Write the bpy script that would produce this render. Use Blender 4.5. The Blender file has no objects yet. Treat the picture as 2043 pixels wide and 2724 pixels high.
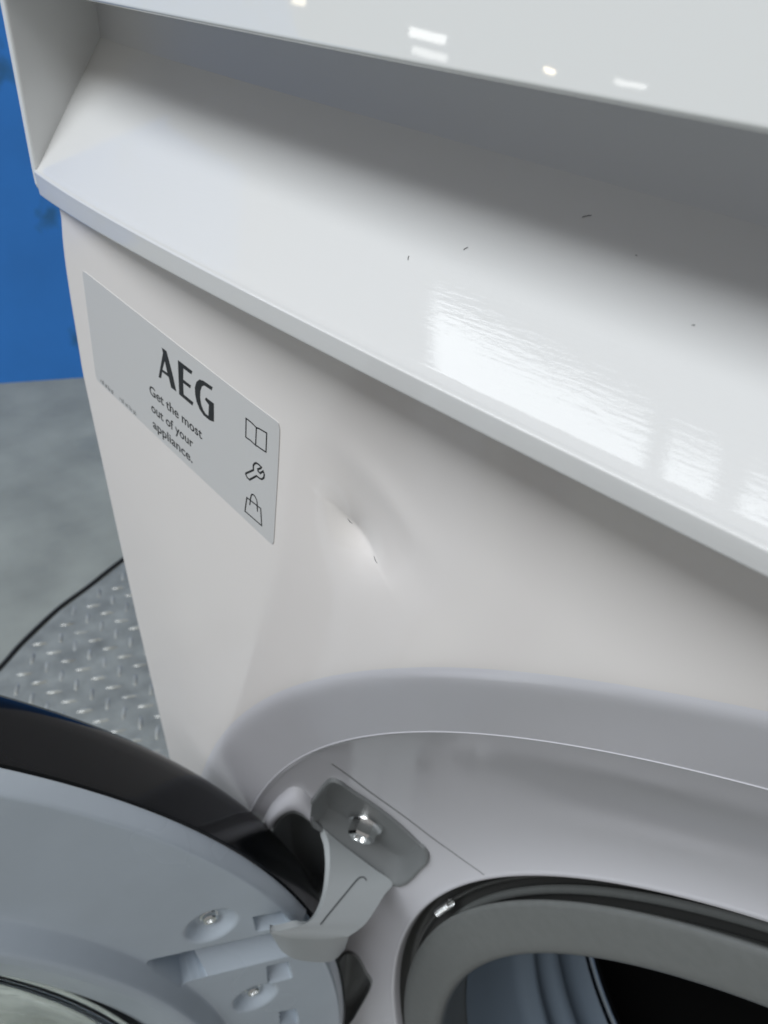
import bpy, bmesh, math, random
import numpy as np
from mathutils import Vector, Matrix

random.seed(4)
rng = np.random.default_rng(4)
S = 0.0662            # metres per modelling unit
Z0 = 11.63            # modelling units from the floor up to the lens height
sc = bpy.context.scene
col = sc.collection


def W(p):
    """modelling units (x right, y into the machine, z up, 0 at lens height) -> metres"""
    return (p[0] * S, p[1] * S, (p[2] + Z0) * S)


# ------------------------------------------------------------------ camera
CM = ((0.6911619577, 0.4233871888, -0.5856948323),
      (0.7225625189, -0.3890326068, 0.5714516927),
      (0.0140909383, -0.8181668040, -0.5748082517))
cd = bpy.data.cameras.new("camera")
cam = bpy.data.objects.new("camera", cd)
col.objects.link(cam)
m = Matrix.Identity(4)
for i in range(3):
    m[i][0] = CM[i][0]
    m[i][1] = -CM[i][1]
    m[i][2] = -CM[i][2]
m.translation = Vector(W((0, -1, 0)))
cam.matrix_world = m
cd.sensor_fit = 'HORIZONTAL'
cd.sensor_width = 36.0
cd.lens = 36.0 * 2070.52 / 2043.0
cd.clip_start = 0.004
cd.clip_end = 200
cd.dof.use_dof = True
cd.dof.focus_distance = 1.6 * S
cd.dof.aperture_fstop = 66.0
sc.camera = cam

# ------------------------------------------------------------------ world and lamps
world = bpy.data.worlds.new("World")
sc.world = world
world.use_nodes = True
bg = world.node_tree.nodes["Background"]
bg.inputs[0].default_value = (1.0, 0.95, 0.925, 1)
bg.inputs[1].default_value = 0.18

sc.view_settings.view_transform = 'Standard'
sc.view_settings.look = 'None'
sc.view_settings.exposure = 0.40
sc.view_settings.gamma = 1.0


def area(name, centre, direction, sx, sy, radiance, colour=(1, 1, 1), up=(0, 0, 1)):
    ld = bpy.data.lights.new(name, 'AREA')
    ld.shape = 'RECTANGLE'
    ld.size = sx
    ld.size_y = sy
    ld.energy = radiance * math.pi * sx * sy
    ld.color = colour
    o = bpy.data.objects.new(name, ld)
    col.objects.link(o)
    zax = -Vector(direction).normalized()
    xax = Vector(up).cross(zax)
    if xax.length < 1e-4:
        xax = Vector((1, 0, 0))
    xax.normalize()
    yax = zax.cross(xax)
    mm = Matrix((xax, yax, zax)).transposed().to_4x4()
    mm.translation = Vector(centre)
    o.matrix_world = mm
    return o


base_z = Z0 * S
RL = 6.2
H = 4.6               # roof lights this far above the machine


def rooflight(x0, x1, y0, y1, rad):
    area("rooflight_lamp", ((x0 + x1) / 2 * H, (y0 + y1) / 2 * H, base_z + H), (0, 0, -1),
         (x1 - x0) * H, (y1 - y0) * H, rad, (0.915, 0.965, 1.0), up=(0, 1, 0))


rooflight(-1.02, -0.510, -1.0, -0.4325, RL)
rooflight(-0.470, -0.390, -1.0, -0.4325, RL)
rooflight(-0.346, 0.35, -1.0, -0.4325, RL)
rooflight(-3.0, -1.06, -0.98, -0.68, RL)  # unseen extra strip, added to light the front and ramp from the left


def panel_lamp(d, dist, sx, sy, rad, colour, xdir):
    d = Vector(d).normalized()
    c = Vector(W((-.8, -.15, -.08))) + d * dist
    x = Vector(xdir)
    area("window_lamp", c, -d, sx, sy, rad, colour, up=d.cross(x))


# high windows and one warm bay lamp across the hall, mirrored in the panel
XD = (0.031, -0.031, 0.0158)
panel_lamp((-0.736, -0.5155, 0.4385), 8.0, 0.36, 0.075, 5.0, (1, 1, 0.97), XD)
panel_lamp((-0.7335, -0.529, 0.427), 8.0, 0.34, 0.06, 3.5, (1, 1, 0.97), XD)
panel_lamp((-0.6287, -0.6113, 0.4807), 8.0, 0.09, 0.028, 22.0, (1, 0.82, 0.55), XD)
panel_lamp((-0.555, -0.660, 0.5095), 8.0, 0.28, 0.04, 5.0, (1, 1, 0.97), XD)
panel_lamp((-0.855, -0.382, 0.355), 8.0, 0.22, 0.22, 4.5, (1, 1, 0.97), (0.02, -0.04, 0.03))
panel_lamp((-0.832, -0.404, 0.382), 8.0, 0.14, 0.05, 5.0, (1, 0.86, 0.62), XD)


# ------------------------------------------------------------------ materials
def mat(name, base, rough=0.4, metal=0.0, spec=0.5, noise=None, bump=None, coat=0.0, stain=None, smear=None):
    """noise=(scale, amount): grain in the base colour; bump=(scale, strength, dist); stain=(scale, colour, low, high)"""
    mt = bpy.data.materials.new(name)
    mt.use_nodes = True
    nt = mt.node_tree
    b = nt.nodes["Principled BSDF"]
    b.inputs["Base Color"].default_value = (*base, 1)
    b.inputs["Roughness"].default_value = rough
    b.inputs["Metallic"].default_value = metal
    b.inputs["Specular IOR Level"].default_value = spec
    b.inputs["Coat Weight"].default_value = coat
    b.inputs["Coat Roughness"].default_value = 0.05
    tc = nt.nodes.new("ShaderNodeTexCoord")
    last = None
    if noise:
        n = nt.nodes.new("ShaderNodeTexNoise")
        n.inputs["Scale"].default_value = noise[0]
        n.inputs["Detail"].default_value = 6
        nt.links.new(tc.outputs["Object"], n.inputs["Vector"])
        mp = nt.nodes.new("ShaderNodeMapRange")
        mp.inputs["From Min"].default_value = 0.25
        mp.inputs["From Max"].default_value = 0.75
        mp.inputs["To Min"].default_value = 1 - noise[1]
        mp.inputs["To Max"].default_value = 1 + noise[1]
        nt.links.new(n.outputs["Fac"], mp.inputs["Value"])
        mx = nt.nodes.new("ShaderNodeMix")
        mx.data_type = 'RGBA'
        mx.blend_type = 'MULTIPLY'
        mx.inputs[0].default_value = 1
        mx.inputs[6].default_value = (*base, 1)
        nt.links.new(mp.outputs[0], mx.inputs[7])
        last = mx.outputs[2]
    if stain:
        n = nt.nodes.new("ShaderNodeTexNoise")
        n.inputs["Scale"].default_value = stain[0]
        n.inputs["Detail"].default_value = 4
        nt.links.new(tc.outputs["Object"], n.inputs["Vector"])
        mp = nt.nodes.new("ShaderNodeMapRange")
        mp.inputs["From Min"].default_value = stain[2]
        mp.inputs["From Max"].default_value = stain[3]
        nt.links.new(n.outputs["Fac"], mp.inputs["Value"])
        mx = nt.nodes.new("ShaderNodeMix")
        mx.data_type = 'RGBA'
        if last:
            nt.links.new(last, mx.inputs[6])
        else:
            mx.inputs[6].default_value = (*base, 1)
        mx.inputs[7].default_value = (*stain[1], 1)
        nt.links.new(mp.outputs[0], mx.inputs[0])
        last = mx.outputs[2]
    if last:
        nt.links.new(last, b.inputs["Base Color"])
    if smear:                       # wiped, dusty patches that change the gloss: (scale, low, high)
        n = nt.nodes.new("ShaderNodeTexNoise")
        n.inputs["Scale"].default_value = smear[0]
        n.inputs["Detail"].default_value = 2
        n.inputs["Distortion"].default_value = 0.3
        nt.links.new(tc.outputs["Object"], n.inputs["Vector"])
        mp = nt.nodes.new("ShaderNodeMapRange")
        mp.inputs["From Min"].default_value = 0.35
        mp.inputs["From Max"].default_value = 0.65
        mp.inputs["To Min"].default_value = smear[1]
        mp.inputs["To Max"].default_value = smear[2]
        nt.links.new(n.outputs["Fac"], mp.inputs["Value"])
        nt.links.new(mp.outputs[0], b.inputs["Roughness"])
    if bump:
        n = nt.nodes.new("ShaderNodeTexNoise")
        n.inputs["Scale"].default_value = bump[0]
        n.inputs["Detail"].default_value = 3
        nt.links.new(tc.outputs["Object"], n.inputs["Vector"])
        bp = nt.nodes.new("ShaderNodeBump")
        bp.inputs["Strength"].default_value = bump[1]
        bp.inputs["Distance"].default_value = bump[2]
        nt.links.new(n.outputs["Fac"], bp.inputs["Height"])
        nt.links.new(bp.outputs[0], b.inputs["Normal"])
    return mt


WHITE = mat("white_moulded_plastic", (0.78, 0.79, 0.79), 0.07, spec=0.38, bump=(900, 0.05, 0.0003))
RAMP = mat("wiped_white_plastic", (0.735, 0.73, 0.72), 0.035, spec=0.27)
_nt = RAMP.node_tree
_tc = _nt.nodes.new("ShaderNodeTexCoord")
_mp = _nt.nodes.new("ShaderNodeMapping")
_mp.inputs["Rotation"].default_value = (0, 0, math.radians(-14))
_mp.inputs["Scale"].default_value = (220, 2600, 2600)
_n = _nt.nodes.new("ShaderNodeTexNoise")
_n.inputs["Scale"].default_value = 1.0
_n.inputs["Detail"].default_value = 4
_bp = _nt.nodes.new("ShaderNodeBump")
_bp.inputs["Strength"].default_value = 0.028
_bp.inputs["Distance"].default_value = 0.0004
_nt.links.new(_tc.outputs["Object"], _mp.inputs[0])
_nt.links.new(_mp.outputs[0], _n.inputs["Vector"])
_nt.links.new(_n.outputs["Fac"], _bp.inputs["Height"])
_nt.links.new(_bp.outputs[0], _nt.nodes["Principled BSDF"].inputs["Normal"])
GLOSS = mat("glossy_white_panel", (0.72, 0.725, 0.71), 0.025, bump=(60, 0.01, 0.002))
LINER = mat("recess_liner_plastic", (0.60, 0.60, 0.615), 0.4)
ENAMEL = mat("white_enamelled_steel", (0.845, 0.80, 0.772), 0.11, bump=(22, 0.06, 0.002), smear=(26, 0.07, 0.17), noise=(18, 0.012))
BEZEL = mat("satin_white_plastic", (0.81, 0.80, 0.85), 0.16, bump=(30, 0.03, 0.002), smear=(24, 0.11, 0.24))
RINGM = mat("pale_grey_door_plastic", (0.60, 0.675, 0.755), 0.20, noise=(28, 0.07), smear=(30, 0.15, 0.28), bump=(2500, 0.06, 0.0002))
GREYPL = mat("grey_hinge_plastic", (0.24, 0.25, 0.255), 0.42)
SEAMM = mat("shadow_gap_plastic", (0.22, 0.22, 0.23), 0.6)
DARKPL = mat("dark_hinge_plastic", (0.07, 0.075, 0.08), 0.4)
SILVER = mat("silver_painted_metal", (0.56, 0.59, 0.60), 0.40)
CHROME = mat("bright_zinc", (0.90, 0.91, 0.91), 0.20, metal=1.0)
BLACKG = mat("gloss_black_rim", (0.007, 0.008, 0.010), 0.12, spec=0.22)
GASKET = mat("grey_rubber", (0.165, 0.172, 0.168), 0.42, noise=(300, 0.06))
GROOVE = mat("dark_rubber_groove", (0.10, 0.10, 0.097), 0.5)
SLEEVE = mat("bluish_rubber_sleeve", (0.20, 0.25, 0.31), 0.45)
STEEL = mat("polished_drum_edge", (0.55, 0.60, 0.68), 0.2, metal=1.0)
DRUMIN = mat("drum_inside", (0.03, 0.03, 0.03), 0.35, metal=0.6)
STICK = mat("silver_grey_sticker", (0.64, 0.635, 0.63), 0.38)
INK = mat("black_ink", (0.012, 0.012, 0.013), 0.45)
SOFTINK = mat("grey_ink", (0.16, 0.165, 0.17), 0.5)
BLUE = mat("blue_wall_paint", (0.040, 0.250, 0.76), 0.38, noise=(5, 0.10), stain=(9.0, (0.035, 0.17, 0.42), 0.60, 0.68))
FLOORM = mat("grey_floor_paint", (0.30, 0.31, 0.27), 0.40, noise=(9, 0.2), bump=(40, 0.15, 0.002),
             stain=(4.0, (0.13, 0.15, 0.15), 0.6, 0.8))
TREAD = mat("worn_tread_plate_paint", (0.25, 0.26, 0.24), 0.30, noise=(30, 0.3), bump=(180, 0.3, 0.001))
TREADBAR = mat("rubbed_tread_bars", (0.34, 0.345, 0.315), 0.12, spec=0.8, noise=(40, 0.4))
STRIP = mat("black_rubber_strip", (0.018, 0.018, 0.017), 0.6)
LINT = mat("dark_lint", (0.03, 0.03, 0.03), 0.8)

GLASS = bpy.data.materials.new("door_glass")
GLASS.use_nodes = True
_b = GLASS.node_tree.nodes["Principled BSDF"]
_b.inputs["Base Color"].default_value = (0.93, 0.96, 0.93, 1)
_b.inputs["Roughness"].default_value = 0.03
_b.inputs["Transmission Weight"].default_value = 1.0
_b.inputs["IOR"].default_value = 1.45


# ------------------------------------------------------------------ helpers
def tag(o, label=None, category=None, kind=None, group=None):
    if label: o["label"] = label
    if category: o["category"] = category
    if kind: o["kind"] = kind
    if group: o["group"] = group
    return o


def thing(name, loc, label, category):
    o = bpy.data.objects.new(name, None)
    o.empty_display_size = 0.05
    col.objects.link(o)
    o.location = W(loc)
    return tag(o, label, category)


def obj(name, verts, faces, material, parent=None, smooth=True, units=True):
    me = bpy.data.meshes.new(name)
    vv = [W(v) for v in verts] if units else [tuple(v) for v in verts]
    me.from_pydata(vv, [], [tuple(int(i) for i in f) for f in faces])
    mats = material if isinstance(material, (list, tuple)) else [material]
    for mm in mats:
        me.materials.append(mm)
    if smooth:
        me.polygons.foreach_set("use_smooth", [True] * len(me.polygons))
    me.update()
    o = bpy.data.objects.new(name, me)
    col.objects.link(o)
    if parent:
        attach(o, parent)
    return o


def attach(o, parent):
    o.parent = parent
    bpy.context.view_layer.update()
    o.matrix_parent_inverse = parent.matrix_world.inverted()


def outward(o):
    bm = bmesh.new()
    bm.from_mesh(o.data)
    bmesh.ops.recalc_face_normals(bm, faces=bm.faces)
    bm.to_mesh(o.data)
    bm.free()
    return o


def grid_faces(nr, nc, close=False, off=0):
    f = []
    for i in range(nr - 1):
        for j in range(nc if close else nc - 1):
            k = (j + 1) % nc
            f.append((off + i * nc + j, off + i * nc + k, off + (i + 1) * nc + k, off + (i + 1) * nc + j))
    return f


def shade_auto(o, deg=35):
    md = o.modifiers.new("weighted", 'EDGE_SPLIT')
    md.split_angle = math.radians(deg)
    return o


def bevel(o, w, seg=2, ang=30):
    md = o.modifiers.new("bevel", 'BEVEL')
    md.width = w * S
    md.segments = seg
    md.limit_method = 'ANGLE'
    md.angle_limit = math.radians(ang)
    return o


def box(name, lo, hi, material, parent=None, bev=0.0):
    x0, y0, z0 = lo
    x1, y1, z1 = hi
    v = [(x0, y0, z0), (x1, y0, z0), (x1, y1, z0), (x0, y1, z0), (x0, y0, z1), (x1, y0, z1), (x1, y1, z1), (x0, y1, z1)]
    f = [(0, 3, 2, 1), (4, 5, 6, 7), (0, 1, 5, 4), (1, 2, 6, 5), (2, 3, 7, 6), (3, 0, 4, 7)]
    o = obj(name, v, f, material, parent, smooth=False)
    if bev:
        bevel(o, bev, 3)
    return o


def catmull(P, n=8, close=False):
    P = [np.array(p, float) for p in P]
    out = []
    N = len(P)
    rngi = range(N) if close else range(N - 1)
    for i in rngi:
        if close:
            p0, p1, p2, p3 = P[(i - 1) % N], P[i], P[(i + 1) % N], P[(i + 2) % N]
        else:
            p0, p1, p2, p3 = P[max(i - 1, 0)], P[i], P[i + 1], P[min(i + 2, N - 1)]
        for k in range(n):
            t = k / n
            out.append(0.5 * ((2 * p1) + (-p0 + p2) * t + (2 * p0 - 5 * p1 + 4 * p2 - p3) * t * t + (-p0 + 3 * p1 - 3 * p2 + p3) * t ** 3))
    if not close:
        out.append(P[-1])
    return out


def tube_geo(P, r, n=8, cap=True):
    P = [Vector(p) for p in P]
    verts, faces = [], []
    up = Vector((0.3, 0.5, 0.8))
    for i, p in enumerate(P):
        t = (P[min(i + 1, len(P) - 1)] - P[max(i - 1, 0)]).normalized()
        a = t.cross(up).normalized()
        b = t.cross(a)
        rr = r[i] if hasattr(r, '__len__') else r
        for k in range(n):
            an = 2 * math.pi * k / n
            verts.append(p + (a * math.cos(an) + b * math.sin(an)) * rr)
    faces = grid_faces(len(P), n, True)
    if cap:
        faces.append(tuple(range(n))[::-1])
        faces.append(tuple(range((len(P) - 1) * n, len(P) * n)))
    return [tuple(v) for v in verts], faces


CX, CZ = 1.82, -4.87            # axis of drum, gasket and door recess
XL, XR = -2.60, 6.24            # machine sides


def revolve(name, prof, material, parent, n=360, a0=0.0, a1=2 * math.pi, smooth=True):
    """prof: list of (r, y) about the drum axis"""
    full = abs(a1 - a0 - 2 * math.pi) < 1e-6
    nn = n if full else n + 1
    v = []
    for (r, y) in prof:
        for k in range(nn):
            a = a0 + (a1 - a0) * k / n
            v.append((CX + r * math.cos(a), y, CZ + r * math.sin(a)))
    return obj(name, v, grid_faces(len(prof), nn, full), material, parent, smooth)


# ================================================================== the setting
# floor, wall, tread plate
floor_z = -Z0
WP = np.array([-25.952, 6.2712])
WD = np.array([-24.5696, 8.4548]) - WP
WD /= np.linalg.norm(WD)
WN = np.array([WD[1], -WD[0]])             # towards the machine

g = 120
tag(obj("floor", [(-g, -g, floor_z), (g, -g, floor_z), (g, g, floor_z), (-g, g, floor_z)], [(0, 1, 2, 3)], FLOORM, smooth=False),
    kind="structure")
a, b = WP - WD * 60, WP + WD * 60
w0 = 1.5
v = []
for q in (a, b, b - WN * w0, a - WN * w0):
    v.append((q[0], q[1], floor_z - 0.02))
for q in (a, b, b - WN * w0, a - WN * w0):
    v.append((q[0], q[1], floor_z + 30))
o = obj("wall", v, [(0, 1, 5, 4), (1, 2, 6, 5), (2, 3, 7, 6), (3, 0, 4, 7), (4, 5, 6, 7)], BLUE, smooth=False)
outward(o)
tag(o, kind="structure")

GR = [(-11.6, -2.2), (-12.62, 0.1), (-13.0777, 1.1162), (-13.4633, 1.7361), (-13.9493, 2.7312), (-14.2151, 3.6076), (-14.5535, 4.5822), (-15.6, 8.0), (-17.5, 14.0)]
tread = thing("tread_plate", (-4, 2, floor_z), "grey painted metal tread plate with raised bars under the machine", "tread plate")
tz = floor_z + 0.06
v = [(x + 0.10, y, tz) for x, y in GR] + [(22, 14, tz), (22, -22, tz), (-3, -22, tz)]
n0 = len(v)
v += [(p[0], p[1], floor_z + 0.002) for p in v[:n0]]
f = [tuple(range(n0))] + [(i, i + n0, (i + 1) % n0 + n0, (i + 1) % n0) for i in range(n0)]
outward(obj("sheet", v, f, TREAD, tread, smooth=False))


def groove_x(y):
    return float(np.interp(y, [p[1] for p in GR], [p[0] for p in GR]))


v, f = [], []
pitch = 0.35
dirx = np.array([-0.25, 0.97])
diry = np.array([0.97, 0.25])
for i in range(-22, 40):
    for j in range(-30, 26):
        c = np.array([-10.0, 1.0]) + dirx * j * pitch + diry * i * pitch * 0.62
        if (i + j) % 2:
            continue
        if c[0] < groove_x(c[1]) + 0.35 or c[0] > -1.2 or c[1] < -5.5 or c[1] > 8:
            continue
        ang = math.radians(45) if (i % 2) else math.radians(-45)
        ang += rng.normal(0, 0.03)
        ax = dirx * math.cos(ang) + diry * math.sin(ang)
        ay = -dirx * math.sin(ang) + diry * math.cos(ang)
        L, Wd, h = 0.175, 0.050, 0.028 + rng.normal(0, 0.004)
        k = len(v)
        ring = [(1, 0), (0.55, 0.8), (-0.55, 0.8), (-1, 0), (-0.55, -0.8), (0.55, -0.8)]
        for s1, hz in ((1.0, 0.001), (0.6, h)):
            for (p, q) in ring:
                w = c + ax * p * L * s1 + ay * q * Wd * s1 * (1 if s1 == 1 else 0.8)
                v.append((w[0], w[1], tz + hz + (rng.normal(0, 0.004) if s1 < 1 else 0)))
        for q in range(6):
            f.append((k + q, k + (q + 1) % 6, k + 6 + (q + 1) % 6, k + 6 + q))
        f.append(tuple(range(k + 6, k + 12)))
o = obj("raised_bars", v, f, TREADBAR, tread, smooth=True)
tag(o, kind="stuff")

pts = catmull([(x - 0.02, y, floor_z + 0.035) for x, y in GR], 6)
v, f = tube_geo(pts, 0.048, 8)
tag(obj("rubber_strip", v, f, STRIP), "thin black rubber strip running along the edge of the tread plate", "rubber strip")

# ================================================================== the washing machine
wm = thing("washing_machine", (CX, 4.5, floor_z + 0.06),
           "white front loading washing machine with dented front panel, sticker and open round door", "washing machine")


# ---- fascia: bowed control panel, hand recess with ramp, lip
def lip(x):
    U = (np.asarray(x, float) - CX) / 4.42
    return -0.2516 + 0.1925 * U ** 2 + 0.0528 * U ** 8


def smooth_fit(px, pz, deg):
    """smooth curve through measured points, level beyond the last one"""
    co = np.polyfit(px, pz, deg)
    x1 = px[-1]
    z1, s1 = np.polyval(co, x1), np.polyval(np.polyder(co), x1)

    def fn(x):
        x = np.asarray(x, float)
        far = z1 + s1 * 0.8 * np.tanh((x - x1) / 0.8)
        return np.where(x < x1, np.polyval(co, np.minimum(x, x1)), far)
    return fn


ztop = smooth_fit([-2.6, -1.27, -0.96, -0.685, -0.43], [-.187, -.232, -.254, -.262, -.268], 2)    # crease where the ramp meets the back of the recess
zpan = smooth_fit([-2.6, -1.86, -1.04, -0.57, -0.32], [-.043, -.069, -.097, -.115, -.122], 2)    # lower edge of the control panel
zbot = smooth_fit([-2.6, -2.388, -1.7, -0.92, -0.6, -0.18], [-.600, -.598, -.583, -.573, -.569, -.565], 2)   # lower edge of the lip


LZ = -0.528
TH = 0.035     # thickness of the end cheek
xs = np.concatenate([np.linspace(XL + TH, -0.1, 170), np.linspace(0, XR - TH, 90)])
# ramp and lip
rows = []
for x in xs:
    L = float(lip(x))
    zt, zb = float(ztop(x)), float(zbot(x))
    p = []
    # ramp, slightly hollow, from the crease down to the lip
    for t in np.linspace(0, 1, 26):
        off = 0.29 * (1 - t) + 0.012 * t
        z = zt + (LZ + 0.004 - zt) * t
        hol = 0.0
        p.append((x, L + off, z + hol))
    R = 0.0045
    for t in np.linspace(0.2, 1, 6):           # tight rounded nose
        an = t * math.pi / 2
        p.append((x, L + R * (1 - math.sin(an)) + 0.004 * (1 - t), LZ + 0.003 - R * (1 - math.cos(an))))
    p.append((x, L + 0.0002, LZ - 0.0035))
    p.append((x, L + 0.001, LZ - 0.02))
    p.append((x, L + 0.0028, zb + 0.009))
    p.append((x, L + 0.003, zb + 0.0065))
    for t in np.linspace(0.3, 1, 5):
        p.append((x, L + 0.003 + 0.005 * (1 - math.cos(t * math.pi / 2)), zb + 0.005 - 0.005 * math.sin(t * math.pi / 2)))
    p.append((x, 0.10, zb + 0.015))
    rows.append(p)
nc = len(rows[0])
verts = [q for r in rows for q in r]
recess = obj("handle_recess", verts, grid_faces(len(rows), nc), RAMP, wm)
shade_auto(recess, 50)

# back wall and ceiling of the recess, lower edge and face of the control panel
rows = []
for x in xs:
    L = float(lip(x))
    zt, zp = float(ztop(x)), float(zpan(x))
    p = [(x, L + 0.05, zp + 0.035), (x, L + 0.014, zp + 0.008), (x, L + 0.0105, zp + 0.001)]
    R = 0.010
    tl = math.tan(math.radians(22))
    for t in np.linspace(0, 1, 9):
        an = t * math.radians(68)
        p.append((x, L + R * (1 - math.sin(an)) - 0.0, zp + R * (1 - math.cos(an)) * 1.0))
    y1, z1 = p[-1][1], p[-1][2]
    for dz in (0.003, 0.012, 0.05, 0.15, 0.3, 0.5, 0.8, 1.1, 1.25):
        p.append((x, y1 + dz * tl, z1 + dz))
    p.append((x, y1 + 1.30 * tl + 0.03, z1 + 1.29))
    p.append((x, y1 + 1.30 * tl + 0.12, z1 + 1.31))
    rows.append(p)
nc = len(rows[0])
pan = obj("control_panel", [q for r in rows for q in r], grid_faces(len(rows), nc), GLOSS, wm)
shade_auto(pan, 60)
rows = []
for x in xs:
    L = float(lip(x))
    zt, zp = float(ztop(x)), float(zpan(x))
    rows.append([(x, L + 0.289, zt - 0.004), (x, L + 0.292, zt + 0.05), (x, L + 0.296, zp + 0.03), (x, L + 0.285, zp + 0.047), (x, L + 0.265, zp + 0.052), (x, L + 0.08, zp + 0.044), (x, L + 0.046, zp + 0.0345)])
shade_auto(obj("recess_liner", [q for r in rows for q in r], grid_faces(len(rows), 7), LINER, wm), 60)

# end cheeks, a plate each with rounded front edge
for side, x0, x1 in (("cheek", XL, XL + TH), ("cheek", XR - TH, XR)):
    xm = (x0 + x1) / 2
    Lx = float(lip(x0 if side and x0 < 0 else x1))
    Lx = float(lip(XL))
    prof = [(0.12, -0.56), (Lx + 0.03, -0.592), (Lx + 0.006, -0.588), (Lx + 0.0, -0.57), (Lx + 0.0, -0.532), (Lx + 0.01, -0.30), (Lx + 0.02, -0.05), (Lx + 0.03, 0.02), (Lx + 0.06, 0.1), (Lx + 0.48, 1.2), (0.7, 1.25), (0.7, -0.5)]
    nP = len(prof)
    v = [(x0, y, z) for y, z in prof] + [(x1, y, z) for y, z in prof]
    f = [tuple(range(nP)), tuple(range(2 * nP - 1, nP - 1, -1))] + [(i, (i + 1) % nP, (i + 1) % nP + nP, i + nP) for i in range(nP)]
    o = obj("end_cheek", v, f, WHITE, wm, smooth=False)
    outward(o)
    bevel(o, 0.009, 3, 25)

# fine lint lying on the ramp
v, f = [], []
for (x, off, ln, an) in ((-0.83, 0.165, 0.004, 0.9), (-0.66, 0.245, 0.007, 0.5), (-0.93, 0.13, 0.004, 2.0), (-0.55, 0.22, 0.0015, 0), (-0.42, 0.17, 0.002, 0.3)):
    L = float(lip(x))
    z = float(ztop(x))
    slope = (z - LZ) / 0.29
    P = []
    for t in np.linspace(-1, 1, 6):
        dx = math.cos(an) * t * ln + 0.25 * ln * t * t
        dy = math.sin(an) * t * ln * 0.7
        o_ = off + dy
        tt = 1 - (o_ - 0.012) / 0.278
        P.append((x + dx, L + o_, z + (LZ + 0.004 - z) * tt + 0.0012))
    a_, b_ = tube_geo(P, 0.0005, 5)
    k = len(v)
    v += a_
    f += [tuple(i + k for i in q) for q in b_]
tag(obj("lint", v, f, LINT, recess), kind="stuff")

# ---- front panel: flat enamelled sheet with dished door recess and a dent
EDGE = [(-2.4899, -0.6524), (-2.5176, -0.728), (-2.5369, -0.8038), (-2.5558, -0.9145), (-2.5746, -1.0534), (-2.5956, -1.2041), (-2.6, -1.3981), (-2.603, -1.6178), (-2.6086, -1.9743), (-2.6120, -2.4075), (-2.6051, -2.8305), (-2.5980, -3.3071), (-2.60, -6), (-2.60, -12)]
ez = [-p[1] for p in EDGE]
ex = [p[0] for p in EDGE]


def xedge(z):
    return float(np.interp(-z, ez, ex))


def sdent(x, z):
    c = np.array([-1.146, -1.150])
    e = np.array([0.885, -0.465])
    p = np.array([0.465, 0.885])
    dx, dz = x - c[0], z - c[1]
    l = dx * e[0] + dz * e[1]
    w = dx * p[0] + dz * p[1]
    w = w + 0.10 * (l ** 2) / 0.1 * 0.2
    along_ = math.exp(-(l / (0.088 if w < 0 else 0.092 + 0.06 * min(w / 0.12, 1))) ** 2)
    if w >= 0:
        d = (0.032 * math.exp(-(w / 0.11) ** 1.05) - 0.004 * math.exp(-((w - 0.21) / 0.05) ** 2))
    else:
        d = 0.032 * math.exp(-(abs(w) / 0.062) ** 1.1)
    # broad, very shallow hollow round it
    br = 0.015 * math.exp(-((dx - 0.08) / 0.33) ** 2 - ((dz - 0.10) / 0.24) ** 2)
    return d * along_ + br


def rim_r(th):
    """radius of the recess rim; flattened a little under the fascia"""
    d = abs(math.degrees(th) - 90)
    s = 0.045 * (0.5 + 0.5 * math.cos(math.pi * min(d / 24, 1)))
    return 4.38 * (1 - s)


def angles():
    A = list(np.radians(np.arange(-200, 98, 1.0)))
    A += list(np.radians(np.arange(98, 118, 0.25)))
    A += list(np.radians(np.arange(118, 136, 0.10)))
    A += list(np.radians(np.arange(136, 160, 0.3)))
    return A


AN = angles()
ZT, ZB = -0.545, -11.2
NR = 170
verts, ncol = [], len(AN)
NT = 30
grid = np.zeros((NR + 4, ncol, 3))
for j, th in enumerate(AN):
    c, s_ = math.cos(th), math.sin(th)
    R0 = rim_r(th)
    # distance to the sheet's border along this ray
    best = 1e9
    if s_ > 1e-6: best = min(best, (ZT - CZ) / s_)
    if s_ < -1e-6: best = min(best, (ZB - CZ) / s_)
    if c > 1e-6: best = min(best, (XR - CX) / c)
    if c < -1e-6:
        r_ = (CX - (-2.57)) / -c
        for _ in range(6):
            r_ = (CX - (xedge(CZ + r_ * s_) + 0.028)) / -c
        best = min(best, r_)
    rin = R0 - 0.235
    for i in range(NR):
        rmid, rend = R0 + 0.022, max(best, R0 + 0.03)
        r = rin + (rmid - rin) * i / NT if i <= NT else rmid + (rend - rmid) * (i - NT) / (NR - 1 - NT)
        x, z = CX + r * c, CZ + r * s_
        # dished flange with soft shoulder
        q = (R0 + 0.004 - r) / 0.016
        sp = math.log1p(math.exp(min(q, 40))) * 0.016
        y = 0.115 / 0.235 * sp
        if r > R0:
            y += sdent(x, z) if (-1.9 < x < -0.4 and z > -1.9) else 0
        grid[i, j] = (x, y, z)
    # rolled outer edge
    e0 = grid[NR - 1, j]
    for k in range(4):
        an = (k + 1) / 4 * math.pi / 2
        d = 0.028
        grid[NR + k, j] = (e0[0] + c * d * math.sin(an), e0[1] + d * (1 - math.cos(an)) + (0.12 if k == 3 else 0), e0[2] + s_ * d * math.sin(an) * 0.6)
front = obj("front_panel", grid[NT:].reshape(-1, 3), grid_faces(NR + 4 - NT, ncol, True), ENAMEL, wm)
trim = obj("recess_trim", grid[:NT + 1].reshape(-1, 3), grid_faces(NT + 1, ncol, True), BEZEL, wm)

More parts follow.
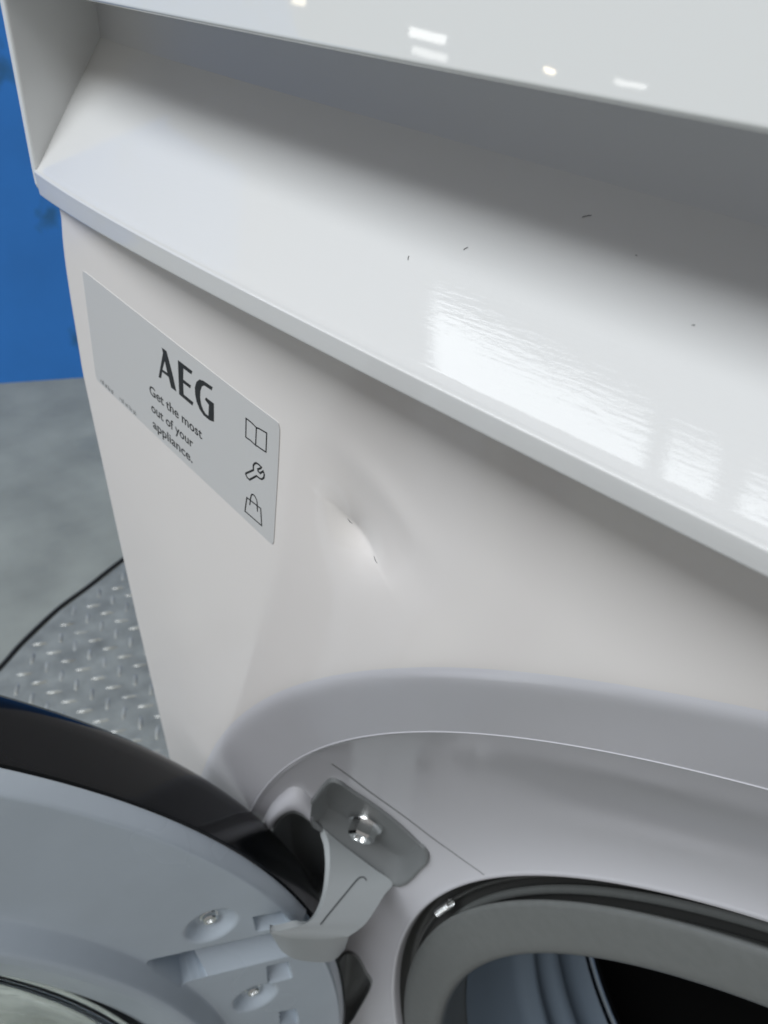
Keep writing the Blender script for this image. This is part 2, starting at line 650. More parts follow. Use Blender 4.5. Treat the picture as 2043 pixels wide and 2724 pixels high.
# scratch flecks along the crease of the dent
v, f = [], []
for P in ([(-1.190, -1.127), (-1.183, -1.134), (-1.176, -1.137)], [(-1.087, -1.182), (-1.078, -1.188), (-1.068, -1.192)]):
    pp = [(x, sdent(x, z) - 0.0008, z) for x, z in catmull(P, 4)]
    a_, b_ = tube_geo(pp, [0.0002 + 0.0007 * math.sin(math.pi * i / (len(pp) - 1)) for i in range(len(pp))], 5)
    k = len(v)
    v += a_
    f += [tuple(i + k for i in q) for q in b_]
obj("scratch", v, f, SOFTINK, front)

# ---- cabinet behind
cabv, cabf = [], []
for lo, hi in (((XL, 0.14, floor_z + 0.5), (XL + 0.03, 8.6, 1.22)), ((XR - 0.03, 0.14, floor_z + 0.5), (XR, 8.6, 1.22)), ((XL + 0.03, 8.5, floor_z + 0.5), (XR - 0.03, 8.598, 1.22)), ((XL + 0.03, 0.14, floor_z + 0.5), (XR - 0.03, 8.5, floor_z + 0.6))):
    (x0, y0, z0), (x1, y1, z1) = lo, hi
    k = len(cabv)
    cabv += [(x0, y0, z0), (x1, y0, z0), (x1, y1, z0), (x0, y1, z0), (x0, y0, z1), (x1, y0, z1), (x1, y1, z1), (x0, y1, z1)]
    cabf += [tuple(i + k for i in q) for q in ((0, 3, 2, 1), (4, 5, 6, 7), (0, 1, 5, 4), (1, 2, 6, 5), (2, 3, 7, 6), (3, 0, 4, 7))]
obj("cabinet", cabv, cabf, ENAMEL, wm, smooth=False)
box("worktop", (XL - 0.02, 0.50, 1.2205), (XR + 0.02, 8.7, 1.42), GLOSS, wm, 0.05)
o = wm
for fx in (XL + 0.5, XR - 0.5):
    for fy in (0.9, 7.8):
        v, f = tube_geo([(fx, fy, floor_z + 0.062), (fx, fy, floor_z + 0.52)], 0.3, 20)
        obj("foot", v, f, DARKPL, wm, smooth=False)


# ---- door surround: conical white bezel between the sheet and the gasket
def cone_y(r):
    t = max(-0.5, min(1.0, (4.14 - r) / 0.86))
    return 0.13 + 0.44 * (1 - (1 - t) ** 1.7)


PLATE = [(-1.7685, -3.1816), (-1.6716, -2.9577), (-1.6112, -2.8299), (-1.5628, -2.7457), (-1.5279, -2.7494), (-1.4915, -2.8463), (-1.3091, -3.1351), (-1.2638, -3.1852), (-1.2502, -3.257), (-1.2888, -3.4013), (-1.4665, -3.7606), (-1.7596, -3.4555), (-1.7961, -3.357)]
LOWP = [(-1.8246, -5.0375), (-1.7831, -4.8697), (-1.711, -4.8515), (-1.6571, -4.9779), (-1.6161, -5.0861), (-1.6784, -5.4407), (-1.7478, -5.7393), (-1.846, -5.8116), (-1.8361, -5.4762)]
PLATE_C = catmull(PLATE, 5, True)
LOWP_C = catmull(LOWP, 5, True)
POCK = [(-1.9778, -3.4925), (-1.9052, -3.3314), (-1.8382, -3.2489), (-1.7988, -3.3079), (-1.7617, -3.4476), (-1.7796, -3.7123), (-1.8462, -4.1803), (-1.9286, -4.5137), (-2.0317, -4.6175), (-2.1036, -4.3345), (-2.057, -3.8145)]
POCK_C = catmull(POCK, 5, True)


def inside(x, z, P):
    r = False
    n = len(P)
    for i in range(n):
        x1, z1 = P[i]
        x2, z2 = P[(i + 1) % n]
        if (z1 > z) != (z2 > z) and x < (x2 - x1) * (z - z1) / (z2 - z1) + x1:
            r = not r
    return r


def scaled(P, k):
    c = np.mean(P, axis=0)
    return [tuple(c + (np.array(p) - c) * k) for p in P]


BA = list(np.radians(np.concatenate([np.arange(-165, 95, 1.0), np.arange(95, 140, 0.5), np.arange(140, 195, 0.25)])))
BR = list(np.linspace(4.13, 3.30, 84))
prof_extra = [(4.160, 0.175), (4.148, 0.130), (4.146, 0.119), (4.142, 0.116), (4.136, 0.122)]
rowsR = prof_extra + [(r, cone_y(r)) for r in BR] + [(3.287, 0.566), (3.281, 0.58), (3.279, 0.60), (3.279, 0.70)]
verts = []
SEAM = [(-1.5016, -2.5476), (-1.4218, -2.8198), (-1.2535, -3.0329), (-1.1056, -3.097), (-0.9742, -3.1007)]


def seam_dist(x, z):
    best = 9
    for i in range(len(SEAM) - 1):
        a_ = np.array(SEAM[i]); b_ = np.array(SEAM[i + 1]); p = np.array((x, z))
        t = max(0, min(1, ((p - a_) @ (b_ - a_)) / ((b_ - a_) @ (b_ - a_))))
        best = min(best, np.linalg.norm(p - a_ - t * (b_ - a_)))
    return best


for (r, y) in rowsR:
    for th in BA:
        verts.append((CX + r * math.cos(th), y, CZ + r * math.sin(th)))
P_in, L_in, K_in = scaled(PLATE_C, 0.97), scaled(LOWP_C, 0.97), scaled(POCK_C, 0.97)
F = []
for q in grid_faces(len(rowsR), len(BA), True):
    x = sum(verts[i][0] for i in q) / 4
    z = sum(verts[i][2] for i in q) / 4
    if x < -1.0 and (inside(x, z, P_in) or inside(x, z, L_in) or inside(x, z, K_in)):
        continue
    F.append(q)
bez = obj("door_surround", verts, F, BEZEL, wm)


def on_cone(x, z, proud=0.0):
    dx, dz = x - CX, z - CZ
    r = math.hypot(dx, dz)
    y = cone_y(r)
    g_ = (cone_y(r - 0.01) - cone_y(r + 0.01)) / 0.02      # depth gained per unit towards the axis
    l_ = math.hypot(1, g_)
    k = proud * g_ / l_
    return (x - dx / r * k, y - proud / l_, z - dz / r * k)


# seam between the hinge cover and the rest of the surround: thin dark raised strip, the gap's shade put in its colour
v, f = [], []
sm = catmull(SEAM, 10)
for p in sm:
    i = len(v) // 5
    d = np.array(SEAM[-1]) - np.array(SEAM[0]); d /= np.linalg.norm(d); nrm = np.array([-d[1], d[0]])
    for k, (w, h) in enumerate(((-0.0060, 0.0004), (-0.0035, 0.0012), (0.0, 0.0014), (0.0035, 0.0012), (0.0060, 0.0004))):
        v.append(on_cone(p[0] - nrm[0] * w * -1, p[1] - nrm[1] * w * -1, h))
o = obj("hinge_cover_seam", v, grid_faces(len(sm), 5), SEAMM, bez)

# hinge pocket plates: rim, sloping wall, floor
HOODO = [(-2.0235, -3.4734), (-1.9416, -3.2712), (-1.8556, -3.0998), (-1.7741, -2.9696), (-1.7363, -2.9771), (-1.7283, -3.0873)]
HOODI = [(-2.0083, -3.5359), (-1.9529, -3.4028), (-1.894, -3.2873), (-1.8258, -3.2006), (-1.7921, -3.2233), (-1.776, -3.2981)]
for nm, P, depth in (("hinge_plate", PLATE_C, 0.075), ("lower_hinge_plate", LOWP_C, 0.07), ("hinge_opening", POCK_C, 0.17)):
    n = len(P)
    v = []
    for k, h in ((1.02, 0.001), (1.01, 0.012), (0.985, 0.016), (0.955, 0.010), (0.80, -depth), (0.76, -depth * 1.05), (0.4, -depth), (0.02, -depth)):
        for (x, z) in scaled(P, k):
            v.append(on_cone(x, z, h))
    o = obj("hinge_plate" if nm.endswith("plate") else nm, v, grid_faces(8, n, True), GREYPL, bez)
    outward(o)
    hp = o if nm == "hinge_plate" else hp


# raised arched hood over the opening
ho, hi_ = catmull(HOODO, 6), catmull(HOODI, 6)
v = []
for i in range(len(ho)):
    o_, n_ = np.array(ho[i]), np.array(hi_[i])
    for t, h in ((-0.05, 0.0), (0.12, 0.022), (0.35, 0.042), (0.65, 0.048), (0.90, 0.036), (1.0, 0.012), (1.04, -0.06)):
        q = o_ * (1 - t) + n_ * t
        v.append(on_cone(q[0], q[1], h))
outward(obj("hinge_hood", v, grid_faces(len(ho), 7), BEZEL, bez))


def screw(name, pos, nrm, r, h, parent, sides=6, recess_r=0.0):
    """hexagon head with washer flange and a star recess"""
    nrm = Vector(nrm).normalized()
    a_ = nrm.cross(Vector((0.2, 0.9, 0.3))).normalized()
    b_ = nrm.cross(a_)
    pos = Vector(pos)
    v, f = [], []

    def ring(rad, hh, n, tw=0.0):
        k = len(v)
        for i in range(n):
            an = 2 * math.pi * i / n + tw
            v.append(tuple(pos + (a_ * math.cos(an) + b_ * math.sin(an)) * rad + nrm * hh))
        return k
    N = 24
    ks = [ring(r * 1.35, -0.01 * r, N), ring(r * 1.35, 0.14 * h, N), ring(r * 1.28, 0.24 * h, N)]
    for rr, hh in ((1.0, 0.26), (1.0, 0.85), (0.86, 1.0), (0.55, 1.0), (0.40, 0.62), (0.05, 0.55)):
        k = len(v)
        for i in range(N):
            an = 2 * math.pi * i / N
            if sides and rr > 0.8:
                hexf = math.cos(math.pi / 6) / math.cos((an % (math.pi / 3)) - math.pi / 6)
            elif rr < 0.6:
                hexf = 1.0 + 0.22 * math.cos(6 * an)
            else:
                hexf = 1
            v.append(tuple(pos + (a_ * math.cos(an) + b_ * math.sin(an)) * r * rr * hexf + nrm * h * hh))
        ks.append(k)
    for i in range(len(ks) - 1):
        for j in range(N):
            f.append((ks[i] + j, ks[i] + (j + 1) % N, ks[i + 1] + (j + 1) % N, ks[i + 1] + j))
    f.append(tuple(range(ks[-1], ks[-1] + N)))
    o = obj(name, v, f, CHROME, parent)
    shade_auto(o, 30)
    return outward(o)


sp = on_cone(-1.585, -3.378, -0.072)
cn = tuple(np.array(on_cone(-1.585, -3.378, 1.0)) - np.array(on_cone(-1.585, -3.378, 0)))
screw("screw", sp, cn, 0.066, 0.085, bez)

# ---- gasket, clamp ring, sleeve, drum
ring_ = [(math.cos(q), math.sin(q)) for q in np.linspace(0, 2 * math.pi, 13)]
revolve("surround_lip", [(3.150 + 0.020 * c_, 0.672 + 0.016 * s_) for c_, s_ in ring_], GASKET, wm)
revolve("gasket_groove", [(3.278, 0.62), (3.274, 0.69), (3.26, 0.70), (3.10, 0.70), (2.98, 0.74)], GROOVE, wm, 240)
PG = [(3.03, 0.72), (3.10, 0.655), (3.155, 0.600), (3.176, 0.578), (3.182, 0.567), (3.178, 0.557), (3.16, 0.551), (3.12, 0.549), (3.06, 0.550), (3.0, 0.553), (2.965, 0.558),
      (2.942, 0.570), (2.930, 0.590), (2.928, 0.615), (2.945, 0.66), (2.99, 0.78), (3.03, 0.95)]
gk = revolve("gasket", PG, GASKET, wm)
PS = [(3.02, 0.93), (3.06, 1.15), (3.07, 1.42), (3.05, 1.50), (2.99, 1.54), (2.99, 1.60), (3.07, 1.64), (3.08, 1.72), (3.03, 1.77), (3.0, 1.82), (3.03, 1.87), (3.09, 1.92), (3.09, 2.05), (3.02, 2.12)]
revolve("sleeve", PS, SLEEVE, gk)
dr = revolve("drum", [(3.02, 2.20), (3.25, 2.26), (3.7, 2.35), (3.9, 2.6), (3.9, 6.6), (3.6, 6.9), (0.02, 6.9)], DRUMIN, wm, 180)
revolve("drum_edge", [(3.08, 2.16), (3.03, 2.155), (3.005, 2.18), (3.005, 2.22), (3.03, 2.25)], STEEL, dr)
# clamp wire with its tension spring, upper left of the gasket
ca = [math.radians(q) for q in np.arange(0, 360, 1.5)]
v, f = tube_geo([(CX + 3.222 * math.cos(q), 0.66, CZ + 3.222 * math.sin(q)) for q in ca] + [(CX + 3.222, 0.66, CZ)], 0.010, 6)
cw = obj("clamp_wire", v, f, GROOVE, gk)
v, f = [], []
P = []
for k in range(0, 150):
    q = math.radians(157.4 + k / 149 * 3.4)
    an = k / 149 * 2 * math.pi * 7
    P.append((CX + (3.222 + 0.018 * math.cos(an)) * math.cos(q), 0.615 + 0.018 * math.sin(an), CZ + (3.222 + 0.018 * math.cos(an)) * math.sin(q)))
v, f = tube_geo(P, 0.0055, 5)
obj("clamp_spring", v, f, CHROME, gk)

# ---- sticker on the front panel
LAB = [(-2.3885, -0.7887), (-1.4035, -0.9351), (-1.4714, -1.3544), (-2.4612, -1.1874)]
SY = -0.0009


def rounded(P, r, n=5):
    out = []
    N = len(P)
    for i in range(N):
        p = np.array(P[i]); a_ = np.array(P[i - 1]) - p; b_ = np.array(P[(i + 1) % N]) - p
        a_ /= np.linalg.norm(a_); b_ /= np.linalg.norm(b_)
        for t in np.linspace(0, 1, n):
            out.append(tuple(p + a_ * r * (1 - t) ** 2 + b_ * r * t ** 2))
    return out


LR = rounded(LAB, 0.018)
n = len(LR)
v = [(x, SY + sdent(x, z) * (1 if x > -1.75 else 0), z) for x, z in LR] + [(x, 0.012, z) for x, z in LR]
# sheet that follows the panel: fan replaced by a grid so it can bend with the dent's outer hollow
NU, NV = 60, 24
gv = []
for j in range(NV + 1):
    for i in range(NU + 1):
        u_, w_ = i / NU, j / NV
        p = (np.array(LAB[0]) * (1 - u_) + np.array(LAB[1]) * u_) * (1 - w_) + (np.array(LAB[3]) * (1 - u_) + np.array(LAB[2]) * u_) * w_
        # round the corners by pulling the grid border in
        for (uc, wc) in ((0, 0), (1, 0), (0, 1), (1, 1)):
            du, dw = abs(u_ - uc) * 1.0, abs(w_ - wc) * 0.42
            if du < 0.016 and dw < 0.016:
                k = (1 - du / 0.016) * (1 - dw / 0.016)
                ctr = np.mean(np.array(LAB), axis=0)
                p = p + (ctr - p) / np.linalg.norm(ctr - p) * 0.006 * k
        gv.append((p[0], SY + (sdent(p[0], p[1]) if p[0] > -1.9 else 0), p[1]))
gf = grid_faces(NV + 1, NU + 1)
stick = obj("sticker", gv, gf, STICK, wm, smooth=False)
md = stick.modifiers.new("thick", 'SOLIDIFY')
md.thickness = 0.0016 * S
md.offset = 0
tag(stick, label="silver grey rectangular sticker with black printed lettering and icons")
TY = SY - 0.0012


def surf_y(x, z):
    return TY + (sdent(x, z) if x > -1.9 else 0)


def flat_poly(name, polys, material, parent, holes=()):
    """filled outlines (with holes) as a thin printed layer"""
    bm = bmesh.new()
    for P in list(polys) + list(holes):
        vs = [bm.verts.new(W((x, surf_y(x, z), z))) for x, z in P]
        for i in range(len(vs)):
            bm.edges.new((vs[i], vs[(i + 1) % len(vs)]))
    bmesh.ops.triangle_fill(bm, use_beauty=True, use_dissolve=False, edges=bm.edges[:])
    me = bpy.data.meshes.new(name)
    bm.to_mesh(me)
    bm.free()
    me.materials.append(material)
    o = bpy.data.objects.new(name, me)
    col.objects.link(o)
    attach(o, parent)
    return o


LA = [(-1.947, -0.9057), (-1.922, -0.9083), (-1.9178, -0.9275), (-1.9081, -0.9714), (-1.8999, -1.0279), (-1.928, -1.0252), (-1.933, -0.993), (-1.9678, -0.9885), (-1.9822, -1.0143), (-1.9958, -1.015), (-1.9447, -0.9217)]
LAh = [(-1.9418, -0.9455), (-1.9367, -0.9813), (-1.964, -0.9799)]
LE = [(-1.8631, -0.9162), (-1.791, -0.9256), (-1.799, -0.9381), (-1.8389, -0.9338), (-1.8494, -0.9711), (-1.8103, -0.9757), (-1.8169, -0.9873), (-1.8524, -0.983), (-1.8593, -1.0217), (-1.8097, -1.0285), (-1.818, -1.042), (-1.8859, -1.0316)]
LG = [(-1.6944, -0.9392), (-1.7017, -0.9515), (-1.7378, -0.9496), (-1.7506, -0.9572), (-1.7619, -0.975), (-1.7681, -0.9972), (-1.7677, -1.0189), (-1.7607, -1.0335), (-1.7499, -1.0418), (-1.7363, -1.0428), (-1.7259, -1.0045), (-1.7438, -0.9951), (-1.7368, -0.9856), (-1.6985, -0.9902), (-1.7106, -1.0515), (-1.7326, -1.0556), (-1.762, -1.0514), (-1.7798, -1.0393), (-1.7909, -1.0198), (-1.7935, -0.9974), (-1.7895, -0.9743), (-1.7772, -0.9531), (-1.7577, -0.9387), (-1.7374, -0.936)]
flat_poly("printed_letter", [LA], INK, stick, [LAh])
flat_poly("printed_letter", [LE], INK, stick)
flat_poly("printed_letter", [LG], INK, stick)


def stroke(name, paths, w, material, parent):
    v, f = [], []
    for P, close in paths:
        P = [np.array(p) for p in P]
        n = len(P)
        k0 = len(v)
        for i in range(n):
            a_ = P[(i - 1) % n] if (close or i > 0) else P[i]
            b_ = P[(i + 1) % n] if (close or i < n - 1) else P[i]
            d1 = P[i] - a_; d2 = b_ - P[i]
            l1, l2 = np.linalg.norm(d1), np.linalg.norm(d2)
            d1 = d1 / l1 if l1 > 0 else d2 / l2
            d2 = d2 / l2 if l2 > 0 else d1
            t = d1 + d2
            t /= max(np.linalg.norm(t), 1e-6)
            nn_ = np.array([-t[1], t[0]])
            k = 1 / max(0.45, abs(nn_ @ np.array([-d1[1], d1[0]])))
            for sgn in (-1, 1):
                q = P[i] + nn_ * sgn * w / 2 * k
                v.append((q[0], surf_y(q[0], q[1]), q[1]))
        for i in range(n if close else n - 1):
            j = (i + 1) % n
            f.append((k0 + 2 * i, k0 + 2 * i + 1, k0 + 2 * j + 1, k0 + 2 * j))
    return obj(name, v, f, material, parent, smooth=False)


BK = [(-1.548, -0.9763), (-1.5295, -0.979), (-1.5152, -0.9832), (-1.5053, -0.9872), (-1.4946, -0.9848), (-1.4829, -0.985), (-1.4619, -0.9853), (-1.4722, -1.0464), (-1.4936, -1.0454), (-1.5084, -1.044), (-1.5154, -1.045), (-1.538, -1.0386), (-1.5586, -1.0374)]
stroke("book_icon", [(BK, True), ([(-1.5053, -0.9872), (-1.5164, -1.0449)], False)], 0.0045, INK, stick)
WR = [(-1.5762, -1.1599), (-1.5371, -1.1307), (-1.5359, -1.116), (-1.5291, -1.1065), (-1.5207, -1.101), (-1.5099, -1.101), (-1.4989, -1.1045), (-1.5018, -1.1091), (-1.5161, -1.1189), (-1.5161, -1.1243), (-1.5073, -1.1278), (-1.4918, -1.1141), (-1.4882, -1.1221), (-1.4913, -1.1344), (-1.5009, -1.1438), (-1.5112, -1.146), (-1.5249, -1.1442), (-1.5605, -1.1732), (-1.5714, -1.171), (-1.5767, -1.1635)]
stroke("wrench_icon", [(WR, True)], 0.0058, INK, stick)
BG = [(-1.583, -1.2437), (-1.5184, -1.2489), (-1.5211, -1.3097), (-1.6001, -1.2996)]
BH = [(-1.5722, -1.2641), (-1.5625, -1.2323), (-1.5558, -1.2205), (-1.5469, -1.2173), (-1.5377, -1.2235), (-1.5335, -1.2359), (-1.5352, -1.2551), (-1.5352, -1.268)]
stroke("bag_icon", [(BG, True), (catmull(BH, 4), False)], 0.0048, INK, stick)


def text(name, s, p0, p1, cap, material, parent):
    """one printed line from p0 to p1 on its baseline, cap height cap"""
    cu = bpy.data.curves.new(name, 'FONT')
    cu.body = s
    cu.resolution_u = 3
    cu.offset = 0.012
    to = bpy.data.objects.new(name, cu)
    col.objects.link(to)
    bpy.context.view_layer.update()
    me = bpy.data.meshes.new_from_object(to.evaluated_get(bpy.context.evaluated_depsgraph_get()))
    bpy.data.objects.remove(to)
    bpy.data.curves.remove(cu)
    co = np.array([v.co[:] for v in me.vertices])
    w = co[:, 0].max() - co[:, 0].min()
    x0 = co[:, 0].min()
    p0, p1 = np.array(p0), np.array(p1)
    ex_ = (p1 - p0) / w
    nrm = np.array([-(p1 - p0)[1], (p1 - p0)[0]])
    nrm /= np.linalg.norm(nrm)
    ky = cap / 0.72
    for v_, c in zip(me.vertices, co):
        q = p0 + ex_ * (c[0] - x0) + nrm * c[1] * ky
        v_.co = W((q[0], surf_y(q[0], q[1]), q[1]))
    me.materials.clear()
    me.materials.append(material)
    o = bpy.data.objects.new(name, me)
    col.objects.link(o)
    attach(o, parent)
    return o


text("slogan_line", "Get the most", (-2.072, -1.098), (-1.7892, -1.1418), 0.036, INK, stick)
text("slogan_line", "out of your", (-2.081, -1.1610), (-1.8499, -1.1983), 0.036, INK, stick)
text("slogan_line", "appliance.", (-2.090, -1.2230), (-1.8671, -1.2585), 0.036, INK, stick)
# the tiny code under it is too small to read: short grey strokes
paths = []
for (p0, p1, nn_) in (((-2.4286, -1.1840), (-2.3384, -1.2040), 9), ((-2.3037, -1.2055), (-2.193, -1.2270), 9)):
    p0, p1 = np.array(p0), np.array(p1)
    for i in range(nn_):
        c = p0 + (p1 - p0) * (i + 0.3) / nn_
        h = 0.012 + 0.003 * (i % 3)
        paths.append(([c, c + np.array([0.003, h])], False))
        if i % 2:
            paths.append(([c + np.array([0.0005, 0.001]), c + np.array([0.006, 0.0]), c + np.array([0.008, h * 0.8])], False))
stroke("small_print", paths, 0.0022, SOFTINK, stick)

# ---- the open door
TD = math.radians(248)
DU = np.array([math.cos(TD), math.sin(TD), 0])
DN = np.array([-math.sin(TD), math.cos(TD), 0])
DC = np.array([-2.9125, -3.1628, -4.87])


def D(a_, b_, s_):
    """door coordinates: a away from the hinge, b up, s out of the inner face"""
    return tuple(DC + DU * a_ + np.array([0, 0, b_]) + DN * s_)


def dprof(r):
    P = [(2.76, -0.10), (2.80, -0.02), (2.83, 0.03), (2.86, 0.05), (2.90, 0.065), (2.98, 0.092), (3.015, 0.093), (3.03, 0.085), (3.085, 0.010), (3.097, 0.002), (3.12, 0.0), (3.60, 0.0), (3.648, 0.0), (3.656, -0.004), (3.690, -0.052), (3.697, -0.064), (3.70, -0.08)]
    return float(np.interp(r, [p[0] for p in P], [p[1] for p in P]))


SLOT = [np.array(p) for p in ((-2.8057, 1.3114), (-3.3354, 1.1567), (-3.3921, 0.8938), (-2.917, 1.0249))]
SQ = [[(-3.2726, 1.3497), (-3.3781, 1.309), (-3.436, 1.1669), (-3.2776, 1.2194)],
      [(-3.3001, 0.8671), (-3.3982, 0.8316), (-3.4096, 0.6583), (-3.2916, 0.6938)],
      [(-3.329, 0.3469), (-3.4126, 0.3016), (-3.4172, 0.1227), (-3.3242, 0.2024)]]
SCR = [(-3.0852, 1.4047), (-3.2144, 0.6064)]


def quad_uv(p, Q):
    """(u, v) of a point in a quad TL TR BR BL by a few Newton steps"""
    u_, v_ = 0.5, 0.5
    A, B, C_, E_ = [np.array(q, float) for q in Q]
    p = np.array(p, float)
    for _ in range(8):
        f_ = A * (1 - u_) * (1 - v_) + B * u_ * (1 - v_) + C_ * u_ * v_ + E_ * (1 - u_) * v_ - p
        du = (B - A) * (1 - v_) + (C_ - E_) * v_
        dv = (E_ - A) * (1 - u_) + (C_ - B) * u_
        det = du[0] * dv[1] - du[1] * dv[0]
        if abs(det) < 1e-12: break
        u_ -= (f_[0] * dv[1] - f_[1] * dv[0]) / det
        v_ -= (du[0] * f_[1] - du[1] * f_[0]) / det
        u_ = max(-3, min(4, u_)); v_ = max(-3, min(4, v_))
    return u_, v_


def sstep(x, e0, e1):
    t = max(0.0, min(1.0, (x - e0) / (e1 - e0)))
    return t * t * (3 - 2 * t)


def door_s(a_, b_):
    r = math.hypot(a_, b_)
    s_ = dprof(r)
    if a_ < -2.6 and -0.1 < b_ < 1.7:
        u_, v_ = quad_uv((a_, b_), SLOT)
        k = sstep(u_, -0.02, 0.0) * (1 - sstep(u_, 1.35, 1.40)) * sstep(v_, -0.02, 0.02) * (1 - sstep(v_, 0.985, 1.0))
        if k > 0:
            flo = -0.19 + 0.185 * max(0, min(1, v_)) ** 1.3
            if u_ < 0.22:            # deeper wedge at the blind end
                flo = -0.20 + 0.05 * u_
            s_ = s_ * (1 - k) + min(s_, flo) * k
        for Q in SQ:
            u_, v_ = quad_uv((a_, b_), Q)
            k = sstep(u_, -0.03, 0.03) * (1 - sstep(u_, 0.97, 1.03)) * sstep(v_, -0.03, 0.06) * (1 - sstep(v_, 0.97, 1.0))
            if k > 0:
                s_ = s_ * (1 - k) + (-0.13 + 0.125 * max(0, min(1, v_))) * k
        for (ca_, cb_) in SCR:
            d = math.hypot(a_ - ca_, b_ - cb_)
            if d < 0.13:
                s_ += -0.055 * (1 - sstep(d, 0.055, 0.125))
    return s_


DA = list(np.radians(np.concatenate([np.arange(-178, 100, 1.0), np.arange(100, 150, 0.5), np.arange(150, 179, 0.11), [179, 180, 181]])))
DR = [2.76, 2.775, 2.79, 2.805] + list(np.linspace(2.82, 3.62, 118)) + [3.64, 3.648, 3.656, 3.665, 3.675, 3.685, 3.692, 3.697, 3.70]
verts = []
for r in DR:
    for th in DA:
        a_, b_ = r * math.cos(th), r * math.sin(th)
        verts.append(D(a_, b_, door_s(a_, b_)))
door = obj("door", verts, grid_faces(len(DR), len(DA), True), RINGM, wm)
shade_auto(door, 38)
tag(door, label="open porthole door swung out to the left of the machine")


def drevolve(name, prof, material, n=300, close_last=False):
    v = []
    for (r, s_) in prof:
        for k in range(n):
            an = 2 * math.pi * k / n
            v.append(D(r * math.cos(an), r * math.sin(an), s_))
    f = grid_faces(len(prof), n, True)
    return obj(name, v, f, material, door)


rim = drevolve("black_rim", [(3.690, -0.07), (3.706, -0.072), (3.712, -0.075), (3.716, -0.10), (3.727, -0.28), (3.728, -0.33), (3.720, -0.37), (3.705, -0.40), (3.68, -0.413), (3.40, -0.415), (2.96, -0.42)], BLACKG)
shade_auto(rim, 40)
drevolve("outer_window", [(2.96, -0.421), (2.96, -0.44), (2.3, -0.445), (0.01, -0.45)], GLASS)
# glass bowl: inner and outer skin
bowl = [(2.757, -0.07), (2.735, 0.10), (2.66, 0.22), (2.55, 0.42), (2.42, 0.70), (2.2, 0.95), (1.7, 1.12), (0.9, 1.2), (0.01, 1.22)]
outer = [(r, s_) for r, s_ in bowl]
inner = [(max(r - 0.012, 0.01), s_ - 0.012) for r, s_ in bowl][::-1]
og = drevolve("glass_bowl", outer + inner + [(2.757, -0.07)], GLASS, 200)
outward(og)
for (ca_, cb_) in SCR:
    screw("screw", D(ca_, cb_, -0.055), DN, 0.032, 0.03, door, sides=0)


# ---- hinge: silver arm from the pocket plate into the door, housing behind it
AL = [(-1.7546, 0.3409, -3.4188), (-1.7042, 0.3284, -3.449), (-1.6581, 0.2962, -3.4836), (-1.6175, 0.2584, -3.5164), (-1.5712, 0.2016, -3.5456), (-1.5304, 0.135, -3.5511), (-1.5098, 0.0788, -3.5435), (-1.5081, 0.0115, -3.5191), (-1.5321, -0.0614, -3.4952), (-1.5592, -0.1312, -3.4676)]
AR = [(-1.7485, 0.344, -3.4207), (-1.6904, 0.3866, -3.5038), (-1.6233, 0.434, -3.5867), (-1.5451, 0.4844, -3.6704), (-1.4588, 0.526, -3.7346), (-1.4421, 0.4553, -3.7349), (-1.4176, 0.3709, -3.7309), (-1.3974, 0.2925, -3.7214), (-1.397, 0.2392, -3.7173), (-1.4025, 0.1869, -3.71)]
B0 = [(-1.5592, -0.1312, -3.4676), (-1.5205, -0.0648, -3.546), (-1.4865, 0.0081, -3.6076), (-1.4434, 0.0968, -3.6663), (-1.4025, 0.1869, -3.71)]
B1 = [(-1.6249, -0.0492, -3.8437), (-1.6073, -0.0056, -3.9512), (-1.5755, 0.0668, -4.0448), (-1.5324, 0.1777, -4.1412), (-1.509, 0.2454, -4.0857)]


def resample(P, n):
    P = np.array(catmull(P, 10))
    d = np.concatenate([[0], np.cumsum(np.linalg.norm(np.diff(P, axis=0), axis=1))])
    t = np.linspace(0, d[-1], n)
    return np.stack([np.interp(t, d, P[:, k]) for k in range(3)], 1)


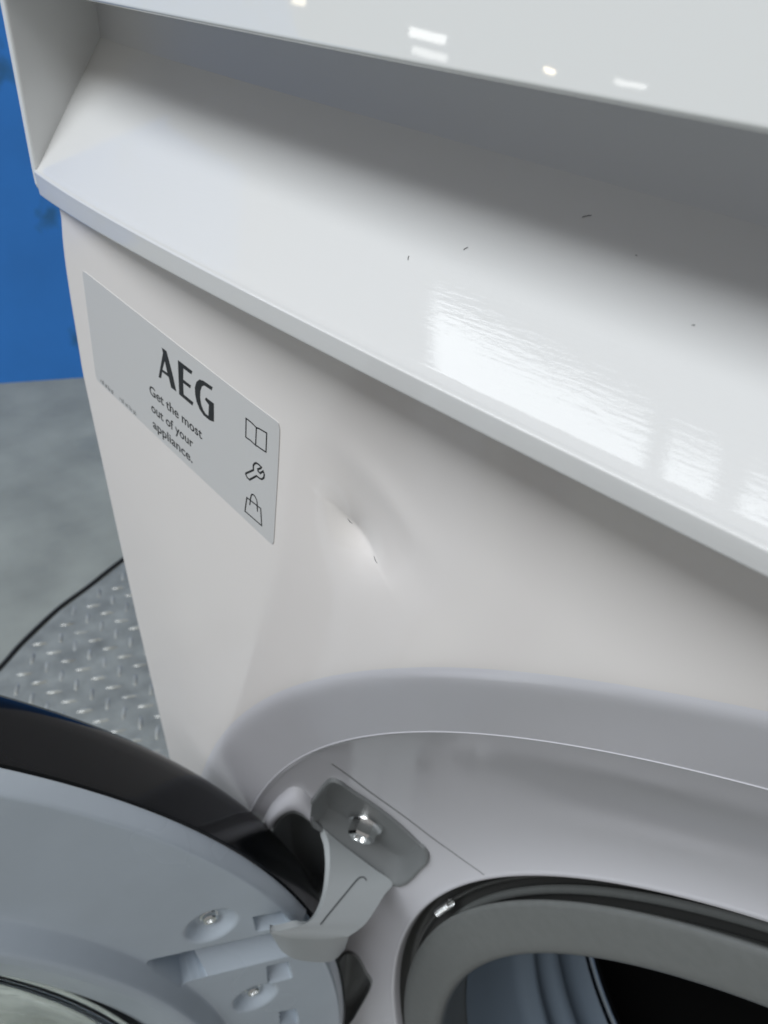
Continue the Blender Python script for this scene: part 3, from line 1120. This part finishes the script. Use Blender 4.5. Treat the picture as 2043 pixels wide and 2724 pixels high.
NA = 28
l_, r_ = np.array(catmull(AL, 4)), np.array(catmull(AR, 4))
nr = len(l_)
rows = [[l_[i] * (1 - t) + r_[i] * t for t in np.linspace(0, 1, NA)] for i in range(nr)]
b0 = resample(B0, NA)
b1 = resample(B1, NA)
rows[-1] = list(b0)
edge = []
for t in (0.06, 0.2, 0.45, 0.75, 1.0):
    edge.append([b0[j] * (1 - t) + b1[j] * t for j in range(NA)])
rows += edge
arm = obj("hinge_arm", [tuple(p) for r in rows for p in r], grid_faces(len(rows), NA), SILVER, wm)
bm = bmesh.new()
bm.from_mesh(arm.data)
bmesh.ops.remove_doubles(bm, verts=bm.verts, dist=1e-5)
bmesh.ops.recalc_face_normals(bm, faces=bm.faces)
eye = Vector(W((0.4, -1.2, 0.5)))
if sum(((eye - fc.calc_center_median()).dot(fc.normal)) * fc.calc_area() for fc in bm.faces) < 0:
    bmesh.ops.reverse_faces(bm, faces=bm.faces)
bm.to_mesh(arm.data)
bm.free()
md = arm.modifiers.new("thick", 'SOLIDIFY')
md.thickness = 0.035 * S
md.offset = -1
shade_auto(arm, 40)
G = [(-1.47924, 0.08335, -3.57185), (-1.48969, 0.12932, -3.57911), (-1.50155, 0.17922, -3.58909), (-1.51331, 0.22998, -3.59842), (-1.52432, 0.28103, -3.60697), (-1.53431, 0.32678, -3.61353), (-1.54059, 0.35697, -3.6188), (-1.54349, 0.3779, -3.62429), (-1.5412, 0.39425, -3.6322), (-1.53432, 0.40542, -3.64122), (-1.52102, 0.40633, -3.65038)]
# dark tube lying on the arm, coloured as the shade in its pressed line
me_ = arm.data
bvh = None
from mathutils.bvhtree import BVHTree
bvh = BVHTree.FromPolygons([tuple(v_.co) for v_ in me_.vertices], [tuple(p.vertices) for p in me_.polygons])
gp = []
for p in catmull(G, 6):
    hit = bvh.find_nearest(Vector(W(p)))
    q, nn_ = hit[0], hit[1]
    gp.append(tuple(q + nn_ * 0.00004))
v, f = tube_geo(gp, 0.0032 * S, 6)
obj("groove_shade", v, f, DARKPL, arm, units=False)

print("objects:", len(bpy.data.objects))
